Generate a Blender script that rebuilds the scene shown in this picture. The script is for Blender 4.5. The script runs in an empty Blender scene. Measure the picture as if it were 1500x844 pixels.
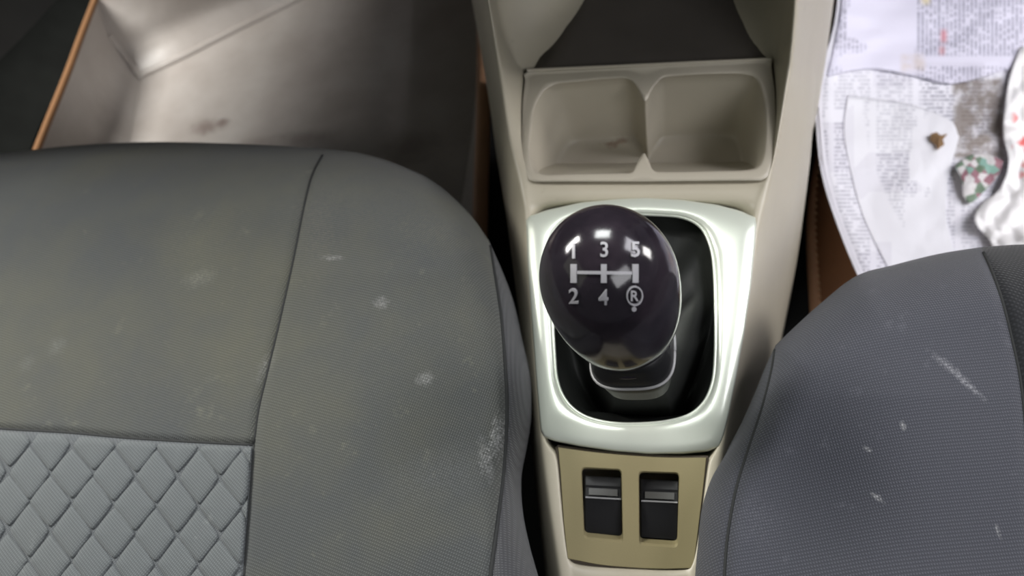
import bpy, bmesh, math, random
import numpy as np
from mathutils import Vector, Matrix, noise
from mathutils.bvhtree import BVHTree

random.seed(4)
scene = bpy.context.scene
C = scene.collection

# ------------------------------------------------------------------ camera
W, H, F = 1500.0, 844.0, 1133.0
CAM = np.array([0.0, 0.0, 0.645])
TH, PS = math.radians(30.0), math.radians(12.4)
_r0 = np.array([1.0, 0, 0]); UP = np.array([0, math.cos(TH), math.sin(TH)])
_d0 = np.array([0, math.sin(TH), -math.cos(TH)])
FWD = math.cos(PS) * _d0 - math.sin(PS) * _r0
RIGHT = math.cos(PS) * _r0 + math.sin(PS) * _d0
cam_data = bpy.data.cameras.new('camera')
cam = bpy.data.objects.new('camera', cam_data); C.objects.link(cam)
m = Matrix.Identity(4)
for i in range(3):
    m[i][0], m[i][1], m[i][2], m[i][3] = RIGHT[i], UP[i], -FWD[i], CAM[i]
cam.matrix_world = m
cam_data.sensor_fit = 'HORIZONTAL'; cam_data.sensor_width = 36.0
cam_data.lens = F / W * 36.0
cam_data.clip_start = 0.01
cam_data.dof.use_dof = True
cam_data.dof.focus_distance = 0.335
cam_data.dof.aperture_fstop = 9.0
scene.camera = cam

# ------------------------------------------------------------------ light
scene.view_settings.view_transform = 'Standard'
scene.view_settings.look = 'None'
scene.view_settings.gamma = 1.0
scene.view_settings.use_curve_mapping = False
scene.view_settings.exposure = 0.2
world = bpy.data.worlds.new('overcast_sky'); scene.world = world
world.use_nodes = True
bg = world.node_tree.nodes['Background']
bg.inputs['Color'].default_value = (0.86, 0.93, 1.0, 1)
bg.inputs['Strength'].default_value = 0.085

def area(name, loc, target, sx, sy, power, col):
    l = bpy.data.lights.new(name, 'AREA'); l.shape = 'RECTANGLE'
    l.size, l.size_y, l.energy, l.color = sx, sy, power, col
    o = bpy.data.objects.new(name, l); C.objects.link(o)
    o.location = loc
    o.rotation_euler = (Vector(target) - Vector(loc)).to_track_quat('-Z', 'Y').to_euler()
    return o
# daylight coming in at the side windows and the windscreen
area('daylight_windscreen', (-0.03, 0.60, 1.19), (-0.02, 0.10, 0.35), 0.36, 0.24, 7.0, (0.95, 0.98, 0.96))
area('daylight_window_right', (0.62, -0.55, 1.00), (0.10, 0.00, 0.25), 0.70, 0.40, 5.2, (0.97, 0.97, 1.0))
area('daylight_sill_right', (0.92, 0.46, 0.60), (-0.1, 0.40, 0.30), 0.22, 0.22, 3.4, (1.0, 0.97, 0.95))
area('daylight_window_left', (-0.85, -0.30, 0.92), (0.0, 0.15, 0.2), 0.90, 0.50, 0.7, (0.97, 1.0, 0.80))
area('daylight_door_right', (0.72, 0.42, 0.98), (0.25, 0.48, 0.05), 0.40, 0.40, 6.2, (0.95, 0.93, 1.0))
area('daylight_door_left', (-0.91, 0.50, 1.02), (-0.62, 0.62, 0.0), 0.22, 0.60, 22.0, (1.0, 0.98, 0.94))

# ------------------------------------------------------------------ helpers
def P(px, py, z):
    """point at height z seen at photo position (px, py)"""
    d = FWD + (px - W / 2) / F * RIGHT - (py - H / 2) / F * UP
    return CAM + d * ((z - CAM[2]) / d[2])

def PA(a):
    """array (...,3) of (px,py,z) -> world points"""
    a = np.asarray(a, float)
    d = FWD + ((a[..., 0:1] - W / 2) / F) * RIGHT - ((a[..., 1:2] - H / 2) / F) * UP
    return CAM + d * ((a[..., 2:3] - CAM[2]) / d[..., 2:3])

def ray(px, py):
    d = FWD + (px - W / 2) / F * RIGHT - (py - H / 2) / F * UP
    return d / np.linalg.norm(d)

def curve(pts, n, closed=False):
    """Catmull-Rom through pts, resampled to n points by arc length"""
    p = np.asarray(pts, float)
    if closed:
        q = np.vstack([p[-1], p, p[0], p[1]])
    else:
        q = np.vstack([2 * p[0] - p[1], p, 2 * p[-1] - p[-2]])
    out = []
    for i in range(1, len(q) - 2):
        a, b, c, d = q[i - 1], q[i], q[i + 1], q[i + 2]
        for t in np.linspace(0, 1, 24, endpoint=False):
            out.append(0.5 * (2 * b + (c - a) * t + (2 * a - 5 * b + 4 * c - d) * t * t + (3 * b - a - 3 * c + d) * t ** 3))
    out.append(q[-2])
    out = np.array(out)
    s = np.concatenate([[0], np.cumsum(np.linalg.norm(np.diff(out[:, :2], axis=0), axis=1) + 1e-9)])
    t = np.linspace(0, s[-1], n + 1)[:-1] if closed else np.linspace(0, s[-1], n)
    return np.stack([np.interp(t, s, out[:, k]) for k in range(out.shape[1])], 1)

def coons(top, bottom, left, right):
    """curves sharing corners; rows from top to bottom, columns left to right"""
    nu, nv = len(top), len(left)
    u = np.linspace(0, 1, nu)[None, :, None]; v = np.linspace(0, 1, nv)[:, None, None]
    lv = (1 - v) * top[None] + v * bottom[None]
    lu = (1 - u) * left[:, None] + u * right[:, None]
    b = (1 - u) * (1 - v) * top[0] + u * (1 - v) * top[-1] + (1 - u) * v * bottom[0] + u * v * bottom[-1]
    return lv + lu - b

def dist_poly(pts, poly):
    """distance (...,2) to polyline"""
    sh = pts.shape[:-1]; p = pts.reshape(-1, 1, 2)
    a = poly[None, :-1]; b = poly[None, 1:]
    ab = b - a
    out = np.empty(p.shape[0])
    for k in range(0, p.shape[0], 4000):
        q = p[k:k + 4000]
        t = np.clip(((q - a) * ab).sum(-1) / ((ab * ab).sum(-1) + 1e-9), 0, 1)
        out[k:k + 4000] = np.linalg.norm(q - (a + t[..., None] * ab), axis=-1).min(1)
    return out.reshape(sh)

def empty(name, loc, label=None, cat=None, group=None):
    o = bpy.data.objects.new(name, None); C.objects.link(o)
    o.location = [float(x) for x in loc]; o.empty_display_size = 0.05
    tag(o, label, cat, group)
    return o

def tag(o, label=None, cat=None, group=None, kind=None):
    if label: o['label'] = label
    if cat: o['category'] = cat
    if group: o['group'] = group
    if kind: o['kind'] = kind
    return o

def mesh_obj(name, verts, faces, mat, parent=None, smooth=True, uv=None):
    """verts in world space; the object's own origin sits on its parent's base"""
    verts = np.asarray(verts, float)
    par = parent; off = np.zeros(3)
    while par is not None:
        off = off + np.array(par.location); par = par.parent
    base = np.zeros(3)
    if parent is None:
        base = verts.mean(0); base[2] = verts[:, 2].min(); off = base
    me = bpy.data.meshes.new(name)
    me.from_pydata([tuple(v) for v in (verts - off)], [], faces)
    if uv is not None:
        lay = me.uv_layers.new(name='UVMap')
        for l in me.loops:
            lay.data[l.index].uv = uv[l.vertex_index]
    if smooth:
        me.polygons.foreach_set('use_smooth', [True] * len(me.polygons))
    me.materials.append(mat)
    me.update()
    o = bpy.data.objects.new(name, me); C.objects.link(o)
    if parent is not None: o.parent = parent
    else: o.location = base
    return o

def grid_faces(nv, nu, closed=False, off=0, flip=False):
    f = []
    for j in range(nv - 1):
        for i in range(nu if closed else nu - 1):
            i2 = (i + 1) % nu
            q = (off + j * nu + i, off + (j + 1) * nu + i, off + (j + 1) * nu + i2, off + j * nu + i2)
            f.append(q[::-1] if flip else q)
    return f

def grid_obj(name, G, mat, parent=None, closed=False, uv=None, smooth=True, flip=False):
    nv, nu = G.shape[:2]
    return mesh_obj(name, G.reshape(-1, 3), grid_faces(nv, nu, closed, flip=flip), mat, parent, smooth,
                    None if uv is None else uv.reshape(-1, 2))

def tube(name, pts, r, mat, parent=None, seg=8):
    pts = np.asarray(pts, float)
    n = len(pts); rr = np.full(n, r) if np.isscalar(r) else np.asarray(r)
    rings = []
    for i in range(n):
        t = pts[min(i + 1, n - 1)] - pts[max(i - 1, 0)]; t = t / (np.linalg.norm(t) + 1e-12)
        a = np.cross(t, [0, 0, 1.0]); a = a / (np.linalg.norm(a) + 1e-12); b = np.cross(t, a)
        an = np.linspace(0, 2 * math.pi, seg, endpoint=False)
        rings.append(pts[i] + rr[i] * (np.cos(an)[:, None] * a + np.sin(an)[:, None] * b))
    V = np.array(rings).reshape(-1, 3)
    f = grid_faces(n, seg, True, flip=True)
    f.append(tuple(range(seg))); f.append(tuple((n - 1) * seg + k for k in range(seg))[::-1])
    return mesh_obj(name, V, f, mat, parent)

def mod(o, kind, **kw):
    md = o.modifiers.new(kind.lower(), kind)
    for k, v in kw.items(): setattr(md, k, v)
    return md

# ------------------------------------------------------------------ materials
class NT:
    def __init__(self, name):
        self.mat = bpy.data.materials.new(name); self.mat.use_nodes = True
        self.t = self.mat.node_tree; self.b = self.t.nodes['Principled BSDF']
    def n(self, kind, **kw):
        nd = self.t.nodes.new(kind)
        for k, v in kw.items():
            if k.startswith('i_'): nd.inputs[int(k[2:]) if k[2:].isdigit() else k[2:].replace('_', ' ')].default_value = v
            else: setattr(nd, k, v)
        return nd
    def l(self, a, b): self.t.links.new(a, b)
    def val(self, x, sock):
        if hasattr(x, 'links'): self.l(x, sock)
        else: sock.default_value = x
    def math(self, op, a, b=0.0, c=0.0, clamp=False):
        nd = self.n('ShaderNodeMath', operation=op); nd.use_clamp = clamp
        self.val(a, nd.inputs[0]); self.val(b, nd.inputs[1])
        if op in ('MULTIPLY_ADD', 'COMPARE', 'SMOOTH_MAX'): self.val(c, nd.inputs[2])
        return nd.outputs[0]
    def mix(self, fac, a, b, blend='MIX'):
        nd = self.n('ShaderNodeMix', data_type='RGBA', blend_type=blend)
        self.val(fac, nd.inputs[0])
        for x, s in ((a, nd.inputs[6]), (b, nd.inputs[7])):
            if hasattr(x, 'links'): self.l(x, s)
            else: s.default_value = (*x, 1) if len(x) == 3 else x
        return nd.outputs[2]
    def coord(self, which='Object'):
        return self.n('ShaderNodeTexCoord').outputs[which]
    def pos(self):
        return self.n('ShaderNodeNewGeometry').outputs['Position']
    def noise(self, vec, scale, detail=3, rough=0.5):
        nd = self.n('ShaderNodeTexNoise'); self.l(vec, nd.inputs['Vector'])
        nd.inputs['Scale'].default_value = scale; nd.inputs['Detail'].default_value = detail
        nd.inputs['Roughness'].default_value = rough
        return nd.outputs['Fac']
    def rng(self, x, a, b, c=0.0, d=1.0):
        nd = self.n('ShaderNodeMapRange'); self.val(x, nd.inputs[0])
        for i, v in zip((1, 2, 3, 4), (a, b, c, d)): nd.inputs[i].default_value = v
        return nd.outputs[0]
    def wave(self, vec, scale, direction='X'):
        nd = self.n('ShaderNodeTexWave', bands_direction=direction); self.l(vec, nd.inputs['Vector'])
        nd.inputs['Scale'].default_value = scale
        return nd.outputs['Fac']
    def mapping(self, vec, rot=(0, 0, 0), scale=(1, 1, 1), loc=(0, 0, 0), kind='POINT'):
        nd = self.n('ShaderNodeMapping', vector_type=kind); self.l(vec, nd.inputs['Vector'])
        nd.inputs['Rotation'].default_value = rot; nd.inputs['Scale'].default_value = scale
        nd.inputs['Location'].default_value = loc
        return nd.outputs[0]
    def spot(self, vec, c, size, rot=0.0, soft=0.5, ns=300.0):
        """a ragged stain: mask of an ellipse round c"""
        v = self.mapping(vec, (0, 0, rot), size, c, 'TEXTURE')
        ln = self.n('ShaderNodeVectorMath', operation='LENGTH'); self.l(v, ln.inputs[0])
        r = self.math('ADD', ln.outputs['Value'], self.math('MULTIPLY', self.math('SUBTRACT', self.noise(vec, ns, 4, 0.65), 0.5), 1.6))
        return self.rng(r, 1.0, 1.0 - soft, 0, 1)
    def bump(self, h, strength, dist):
        nd = self.n('ShaderNodeBump'); nd.inputs['Strength'].default_value = strength
        nd.inputs['Distance'].default_value = dist; self.l(h, nd.inputs['Height'])
        if self.b.inputs['Normal'].is_linked:
            self.l(self.b.inputs['Normal'].links[0].from_socket, nd.inputs['Normal'])
        self.l(nd.outputs[0], self.b.inputs['Normal'])
    def set(self, **kw):
        for k, v in kw.items():
            s = self.b.inputs[k.replace('_', ' ')]
            if hasattr(v, 'links'): self.l(v, s)
            elif isinstance(v, tuple) and len(v) == 3: s.default_value = (*v, 1)
            else: s.default_value = v
        return self.mat

def plastic(name, col, rough=0.45, var=0.12, metallic=0.0, grain=0.15, extra=None, spec=.5):
    t = NT(name); v = t.pos()
    n1 = t.noise(v, 14, 4, 0.6)
    c = t.mix(t.rng(n1, 0.3, 0.75), tuple(x * (1 - var) for x in col), tuple(min(1, x * (1 + var)) for x in col))
    if extra: c = extra(t, v, c)
    t.set(Base_Color=c, Roughness=rough, Metallic=metallic, Specular_IOR_Level=spec)
    if grain: t.bump(t.noise(v, 1400, 2), grain, 0.0003)
    return t.mat

def fabric(name, col, dirt, dirt_amt=0.5, pitch=0.0011, marks=(), rot=0.0, weave=0.5, speck=0.62):
    t = NT(name); v = t.pos()
    vr = t.mapping(v, (0, 0, rot))
    s = 2 * math.pi / (20 * pitch)
    wx, wy = t.wave(vr, s, 'X'), t.wave(vr, s * 0.8, 'Y')
    h = t.math('MULTIPLY', wx, wy)
    blot = t.rng(t.noise(v, 9, 5, 0.6), 0.42, 0.72)
    c = t.mix(t.math('MULTIPLY', blot, dirt_amt), col, dirt)
    c = t.mix(t.math('MULTIPLY', t.rng(t.noise(v, 55, 5, 0.7), speck, speck + 0.15), 0.3), c, tuple(min(1, x * 2.3) for x in dirt))
    for (cx, cy, cz, sx, sy, ro, am, mc) in marks:
        mk = t.math('MULTIPLY', t.spot(v, (cx, cy, cz), (sx * 1.25, sy * 1.25, 0.05), ro, .9, 420), t.rng(t.noise(v, 900, 2), .3, .65))
        c = t.mix(t.math('MULTIPLY', mk, am * .6), c, mc)
    c = t.mix(1.0, c, t.mix(h, (.72, .72, .72), (1.25, 1.25, 1.25)), 'MULTIPLY')
    t.set(Base_Color=c, Roughness=0.9, Sheen_Weight=0.12, Sheen_Roughness=0.5)
    t.b.inputs['Specular IOR Level'].default_value = 0.15
    t.bump(h, weave, 0.0006)
    return t.mat

def mark_px(px, py, z, w, h, rot, am, mc):
    p = P(px, py, z); return (p[0], p[1], p[2], w, h, rot, am, mc)

chalk = (0.42, 0.42, 0.42)
M = {}
left_marks = [mark_px(290, 405, .31, .010, .0055, .2, .40, (.30, .30, .25)),
              mark_px(290, 350, .31, .030, .026, .5, .32, (.16, .155, .105)),
              mark_px(520, 290, .31, .045, .035, .3, .34, (.155, .15, .105)),
              mark_px(470, 330, .31, .012, .045, .25, .30, (.17, .155, .12)),
              mark_px(640, 340, .31, .020, .020, .3, .34, (.16, .155, .105)),
              mark_px(495, 388, .31, .007, .0018, -.1, .6, chalk),
              mark_px(565, 455, .31, .004, .004, 0, .5, chalk),
              mark_px(72, 500, .31, .006, .006, 0, .4, (.22, .23, .22)),
              mark_px(25, 525, .31, .005, .005, 0, .3, (.22, .23, .22)),
              mark_px(625, 558, .31, .0045, .0035, .4, .5, chalk),
              mark_px(705, 665, .31, .003, .009, .3, .55, chalk),
              mark_px(385, 530, .31, .004, .010, -.3, .4, (.28, .28, .27)),
              mark_px(740, 660, .28, .003, .011, -.1, .95, (.55, .55, .55)),
              mark_px(640, 690, .31, .030, .012, .4, .25, (.16, .165, .17)),
              mark_px(60, 270, .30, .03, .02, 0, .3, (.15, .16, .14))]
right_marks = [mark_px(1392, 545, .31, .010, .0022, -.75, .75, (.30, .30, .32)),
               mark_px(1425, 570, .31, .006, .0016, -.75, .75, (.30, .30, .32)),
               mark_px(1130, 600, .30, .005, .008, 0, .35, (.16, .16, .18)),
               mark_px(1287, 727, .31, .003, .001, -.8, .9, chalk),
               mark_px(1270, 659, .31, .002, .001, -.5, .9, chalk),
               mark_px(1320, 627, .31, .0012, .002, .3, .9, chalk),
               mark_px(1478, 768, .31, .001, .0025, .2, .9, chalk),
               mark_px(1105, 755, .30, .014, .012, 0, .28, (.14, .14, .16))]
M['fabric_left'] = fabric('grey_knit_cloth', (.060, .064, .063), (.088, .087, .064), .8, marks=left_marks, rot=.25)
M['fabric_side'] = fabric('grey_knit_side', (.058, .059, .063), (.065, .065, .060), .3, rot=1.4,
                          marks=[left_marks[12], mark_px(752, 640, .26, .0025, .008, -.1, .8, (.4, .4, .4))])
M['fabric_quilt'] = fabric('quilt_backing_cloth', (.085, .092, .097), (.10, .104, .102), .3, rot=.7)
M['fabric_pad'] = fabric('quilted_cloth', (.098, .107, .110), (.112, .118, .114), .4, rot=.6, weave=.3)
M['fabric_right'] = fabric('charcoal_knit_cloth', (.050, .052, .063), (.060, .061, .070), .5, marks=right_marks, rot=-.2)
M['fabric_black'] = fabric('black_ribbed_cloth', (.014, .015, .017), (.02, .02, .022), .3, pitch=.0016, rot=.6)
M['thread'] = plastic('dark_thread', (.012, .013, .013), .9, grain=0)

def console_dirt(t, v, c):
    c = t.mix(t.math('MULTIPLY', t.rng(t.noise(v, 120, 5, .7), .62, .8), .25), c, (.16, .12, .09))
    return c
M['beige'] = plastic('beige_plastic', (.42, .385, .30), .42, .06, extra=console_dirt)
def cup_dirt(t, v, c):
    p = P(905, 205, .235)
    a = t.spot(v, tuple(p), (.009, .005, .02), .2)
    b = t.spot(v, tuple(p + np.array([.003, -.002, 0])), (.005, .003, .05), .2)
    c = t.mix(t.math('MULTIPLY', t.math('SUBTRACT', a, t.math('MULTIPLY', b, .8), clamp=True), .5), c, (.16, .07, .04))
    p2 = P(880, 198, .24)
    return t.mix(t.math('MULTIPLY', t.spot(v, tuple(p2), (.016, .002, .012), 0.05), .35), c, (.14, .07, .045))
M['cup'] = plastic('grey_beige_plastic', (.42, .385, .31), .38, .05, extra=cup_dirt)
M['tray'] = plastic('brown_grey_liner', (.085, .075, .066), .6, .15)
M['panel_tan'] = plastic('tan_painted_plastic', (.25, .215, .115), .38, .06, metallic=.1, extra=console_dirt)
M['silver'] = plastic('silver_paint', (.66, .70, .61), .30, .03, metallic=.35, grain=.06)
M['groove'] = plastic('groove_brown', (.07, .055, .04), .8)  # dark brown of the seam round the switch plate
M['black'] = plastic('black_plastic', (.007, .007, .0075), .42, .2, spec=.28)
M['lens'] = plastic('smoked_lens', (.06, .06, .055), .25, .1, grain=0)
M['line_grey'] = plastic('grey_line', (.22, .22, .22), .4, .1, grain=0)
def leather():
    t = NT('black_leather'); v = t.pos()
    vo = t.n('ShaderNodeTexVoronoi', feature='DISTANCE_TO_EDGE'); t.l(v, vo.inputs['Vector']); vo.inputs['Scale'].default_value = 900
    dust = t.rng(t.noise(v, 160, 5, .7), .66, .8)
    t.set(Base_Color=t.mix(t.math('MULTIPLY', dust, .25), (.013, .014, .013), (.12, .12, .10)), Roughness=.5, Specular_IOR_Level=.3)
    t.bump(vo.outputs['Distance'], .25, .0004)
    return t.mat
M['leather'] = leather()
def knob_mat():
    t = NT('glossy_black_knob'); v = t.pos()
    n1 = t.rng(t.noise(v, 60, 5, .6), .35, .75)
    t.set(Base_Color=t.mix(n1, (.010, .008, .011), (.020, .015, .020)), Roughness=t.rng(n1, 0, 1, .10, .22), Specular_IOR_Level=.4)
    t.b.inputs['Coat Weight'].default_value = .1; t.b.inputs['Coat Roughness'].default_value = .12
    t.bump(t.noise(v, 130, 4, .6), .12, .0006)
    return t.mat
M['knob'] = knob_mat()
M['ink'] = plastic('grey_engraving', (.27, .265, .28), .45, .3, grain=0)
def vinyl():
    t = NT('grey_beige_vinyl'); v = t.pos()
    c = t.mix(t.rng(t.noise(v, 12, 5, .6), .35, .7), (.40, .36, .33), (.50, .465, .435))
    for px, py, sx, sy, am in ((300, 185, .030, .015, .6), (325, 180, .012, .012, .6), (450, 200, .05, .015, .35), (380, 205, .03, .012, .3), (600, 215, .05, .03, .3)):
        c = t.mix(t.math('MULTIPLY', t.spot(v, tuple(P(px, py, .01)), (sx, sy, .08), .1, .8, 60), am), c, (.14, .09, .075))
    t.set(Base_Color=c, Roughness=.34)
    t.bump(t.noise(v, 500, 3), .15, .0006); t.bump(t.noise(v, 25, 3), .25, .006)
    return t.mat
M['vinyl'] = vinyl()
M['tan_edge_shaded'] = plastic('tan_edge_binding_shaded', (.24, .125, .06), .6, .15, spec=.2)  # same tan binding, its weaker lighting put into a darker colour
M['tan'] = plastic('tan_leatherette_lit', (.48, .27, .16), .5, .15)  # same tan binding, its stronger lighting put into a brighter colour
M['tan_dark'] = plastic('brown_leatherette', (.26, .125, .065), .45, .15)
M['stitch'] = plastic('tan_stitch', (.55, .36, .22), .7, grain=0)
M['carpet'] = plastic('black_carpet', (.010, .010, .010), .95, .4)
M['dark_trim'] = plastic('charcoal_trim', (.010, .011, .010), .8, .3, spec=.15)
M['shell'] = plastic('dark_cabin_trim', (.05, .05, .048), .8, .1)
M['headliner'] = plastic('grey_headliner', (.16, .155, .145), .9, .05)

# ------------------------------------------------------------------ cabin shell
def box_bm(lo, hi):
    x0, y0, z0 = lo; x1, y1, z1 = hi
    v = [(x0, y0, z0), (x1, y0, z0), (x1, y1, z0), (x0, y1, z0), (x0, y0, z1), (x1, y0, z1), (x1, y1, z1), (x0, y1, z1)]
    f = [(0, 3, 2, 1), (4, 5, 6, 7), (0, 1, 5, 4), (1, 2, 6, 5), (2, 3, 7, 6), (3, 0, 4, 7)]
    return v, f
def shell(name, lo, hi, mat):
    v, f = box_bm(lo, hi)
    o = mesh_obj(name, v, f, M[mat], smooth=False); tag(o, kind='structure'); return o
shell('floor', (-1.0, -0.8, -0.04), (0.95, 1.3, -0.012), 'carpet')
shell('ceiling', (-0.80, -0.9, 1.24), (0.75, 0.45, 1.27), 'headliner')
shell('wall_left', (-0.86, -0.8, -0.012), (-0.82, 1.3, 0.20), 'shell')
shell('wall_right', (0.72, -0.8, -0.012), (0.78, 1.3, 0.30), 'shell')
# unseen fascia: knee lip shaped to shade tray and footwell, shelf top, firewall behind
dxs = [(-0.72, .40, .36, .345, .41), (-0.30, .40, .36, .335, .41), (-0.16, .40, .36, .335, .41), (-0.13, .378, .36, .348, .385), (0.09, .372, .36, .342, .385),
       (0.13, .40, .46, .35, .47), (0.24, .44, .54, .39, .55), (0.36, .44, .54, .39, .55)]
dv, df = [], []
for x, y2, z2, yl, zl in dxs:
    dv += [(x, y2, z2), (x, yl, zl), (x, yl - .003, zl + .05), (x, yl + .03, .66), (x, .95, .78), (x, 1.08, .0), (x, 1.04, .0), (x, .92, zl + .02)]
for k in range(len(dxs) - 1):
    for i in range(8):
        a, b = k * 8 + i, k * 8 + (i + 1) % 8; df.append((a, b, b + 8, a + 8))
df += [tuple(range(8))[::-1], tuple(range(8 * (len(dxs) - 1), 8 * len(dxs)))]
tag(mesh_obj('wall_front', dv, df, M['shell'], smooth=False), kind='structure')

# ------------------------------------------------------------------ seats
def gauss(d, w): return np.exp(-(d / w) ** 2)

class SeatShape:
    def __init__(s, sil, seams, zfun, wfun, R, dents):
        s.sil, s.seams, s.zfun, s.wfun, s.R, s.dents = sil, seams, zfun, wfun, R, dents
    def z(s, p):
        d = dist_poly(p, s.sil); w = s.wfun(p)
        k = np.clip(1 - d / w, 0, 1)
        z = s.zfun(p) - s.R * (1 - np.sqrt(np.clip(1 - k ** 2.2, 0, 1)))
        for poly, (depth, wid) in zip(s.seams, s.dents):
            z = z - depth * gauss(dist_poly(p, poly), wid)
        return z
    def pts(s, p, lift=0.0):
        z = s.z(p)
        return PA(np.concatenate([p, (z + lift)[..., None]], -1))

def skirt(G, where, centre, depth=.16, n=5, tuck=.7):
    """extra rows going down and under from one border of the grid"""
    edge = {'top': G[0], 'right': G[:, -1], 'left': G[:, 0]}[where]
    d = edge - CAM; d = d / np.linalg.norm(d, axis=1, keepdims=True)
    inn = centre - edge; inn[:, 2] = 0; inn = inn / np.linalg.norm(inn, axis=1, keepdims=True)
    dr = d + tuck * inn; dr = dr / np.linalg.norm(dr, axis=1, keepdims=True)
    rows = []
    for k in range(1, n + 1):
        f = k / n; rows.append(edge + (d * (1 - f) + dr * f) * depth * f)
    rows = np.array(rows)
    if where == 'top': return np.concatenate([rows[::-1], G], 0)
    rows = rows.transpose(1, 0, 2)
    if where == 'right': return np.concatenate([G, rows], 1)
    return np.concatenate([rows[:, ::-1], G], 1)

def build_left_seat():
    sil_top = curve([(-320, 262), (-150, 240), (0, 225), (110, 213), (220, 208), (330, 210), (400, 213), (478, 218)], 90)
    sil_arc = curve([(478, 218), (530, 225), (580, 240), (635, 266), (685, 310), (716, 352)], 70)
    sil_side = curve([(716, 352), (735, 395), (752, 440), (766, 500), (778, 555), (779, 610), (772, 655), (764, 700), (766, 750), (776, 800), (790, 850), (806, 910), (815, 990)], 150)
    sil = np.vstack([sil_top, sil_arc[1:], sil_side[1:]])
    seam_a = curve([(478, 218), (458, 255), (446, 300), (430, 380), (410, 470), (392, 545), (379, 600), (372, 652)], 110)
    seam_a2 = curve([(372, 652), (366, 740), (358, 844), (350, 990)], 70)
    seam_h = curve([(-320, 604), (-150, 615), (0, 628), (100, 634), (190, 642), (290, 648), (372, 652)], 90)
    seam_o = curve([(716, 352), (724, 400), (733, 460), (739, 530), (742, 600), (738, 680), (729, 760), (718, 850), (706, 990)], 150)
    full_a = np.vstack([seam_a, seam_a2[1:]])
    def zf(p):
        x, y = p[..., 0], p[..., 1]
        z = .300 + .016 * np.clip((600 - y) / 400, -1, 1)
        mid = np.interp(y, [220, 350, 650, 990], [560, 575, 560, 540])
        return z + .012 * gauss(x - mid, 170) * np.clip((y - 150) / 250, 0, 1)
    def wf(p):
        x, y = p[..., 0], p[..., 1]
        t = np.clip((x - 560) / 170, 0, 1)
        return 120 * (1 - t) + 62 * t
    S = SeatShape(sil, [full_a, seam_h, seam_o], zf, wf, .055, [(.0022, 5), (.0022, 5), (.0018, 5)])
    t = empty('car_seat', P(330, 600, 0.02), 'grey cloth car seat cushion with a diamond-quilted centre, beside the gear lever', 'car seat', 'front seats')
    ctr = P(250, 600, .2)
    n = 110
    left = np.stack([np.linspace(sil_top[0], seam_h[0], n)]).reshape(-1, 2)
    G = coons(sil_top, seam_h, left, seam_a)
    grid_obj('front_panel', skirt(S.pts(G), 'top', ctr), M['fabric_left'], t)
    top = sil_arc; fa = curve(full_a, 150)
    bot = np.linspace(fa[-1], seam_o[-1], 70)
    G = coons(top, bot, fa, seam_o)
    grid_obj('bolster', skirt(S.pts(G), 'top', ctr), M['fabric_left'], t)
    # side panel: narrow strip, closed to a point at its upper end
    u = np.linspace(0, 1, 16)[None, :, None]
    G = seam_o[:, None] * (1 - u) + sil_side[:, None] * u
    gp = S.pts(G)
    grid_obj('side_panel', skirt(gp, 'right', ctr), M['fabric_side'], t)
    # quilted centre
    a2 = seam_a2
    left = np.linspace(seam_h[0], np.array([-320, 990.0]), 70)
    bot = np.linspace(left[-1], a2[-1], 90)
    G = coons(seam_h, bot, left, a2)
    q = grid_obj('quilted_panel', S.pts(G), M['fabric_quilt'], t)
    e1, e2 = np.array([30.5, 44.0]), np.array([31.5, -42.0])
    c0 = np.array([0 + 580 / 3.46, 600 + 332 / 3.46])
    ang = np.linspace(0, 2 * math.pi, 20, endpoint=False)
    hx = np.interp(seam_h[:, 0], seam_h[:, 0], seam_h[:, 0])
    for i in range(-14, 15):
        for j in range(-14, 15):
            c = c0 + i * e1 + j * e2 + np.array([random.uniform(-1.3, 1.3), random.uniform(-1.5, 1.5)])
            if c[0] < -300 or c[0] > 392 or c[1] < 625 or c[1] > 915: continue
            rings = []
            ex = np.sign(np.cos(ang)) * np.abs(np.cos(ang)) ** 1.75
            ey = np.sign(np.sin(ang)) * np.abs(np.sin(ang)) ** 1.75
            wob = random.uniform(-.05, .05)
            for fr, h in ((1.0, -.0006), (.96, .0005), (.88, .0010), (.7, .0014), (.4, .0016), (.15, .00165)):
                p = np.stack([c[0] + fr * 30.0 * ex * (1 + wob), c[1] + fr * 39.0 * ey * (1 - wob)], 1)
                ymin = np.interp(p[:, 0], seam_h[:, 0], seam_h[:, 1]) + 4
                xmax = np.interp(p[:, 1], a2[:, 1], a2[:, 0]) - 4
                p[:, 0] = np.minimum(p[:, 0], xmax); p[:, 1] = np.maximum(p[:, 1], ymin)
                rings.append((p, h))
            if np.ptp(rings[0][0][:, 0]) < 9 or np.ptp(rings[0][0][:, 1]) < 9: continue
            V = np.array([S.pts(p, h) for p, h in rings])
            f = grid_faces(len(rings), 20, True); f.append(tuple(range((len(rings) - 1) * 20, len(rings) * 20))[::-1])
            mesh_obj('quilted_diamond', V.reshape(-1, 3), f, M['fabric_pad'], q)
    for nm, poly, r in (('seam', full_a, .0007), ('seam', seam_h, .0008), ('piping', seam_o, .0011)):
        pp = curve(poly, 140)[2:]
        tube(nm, S.pts(pp, .0002), r, M['thread'], t, 6)
    return S

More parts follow.
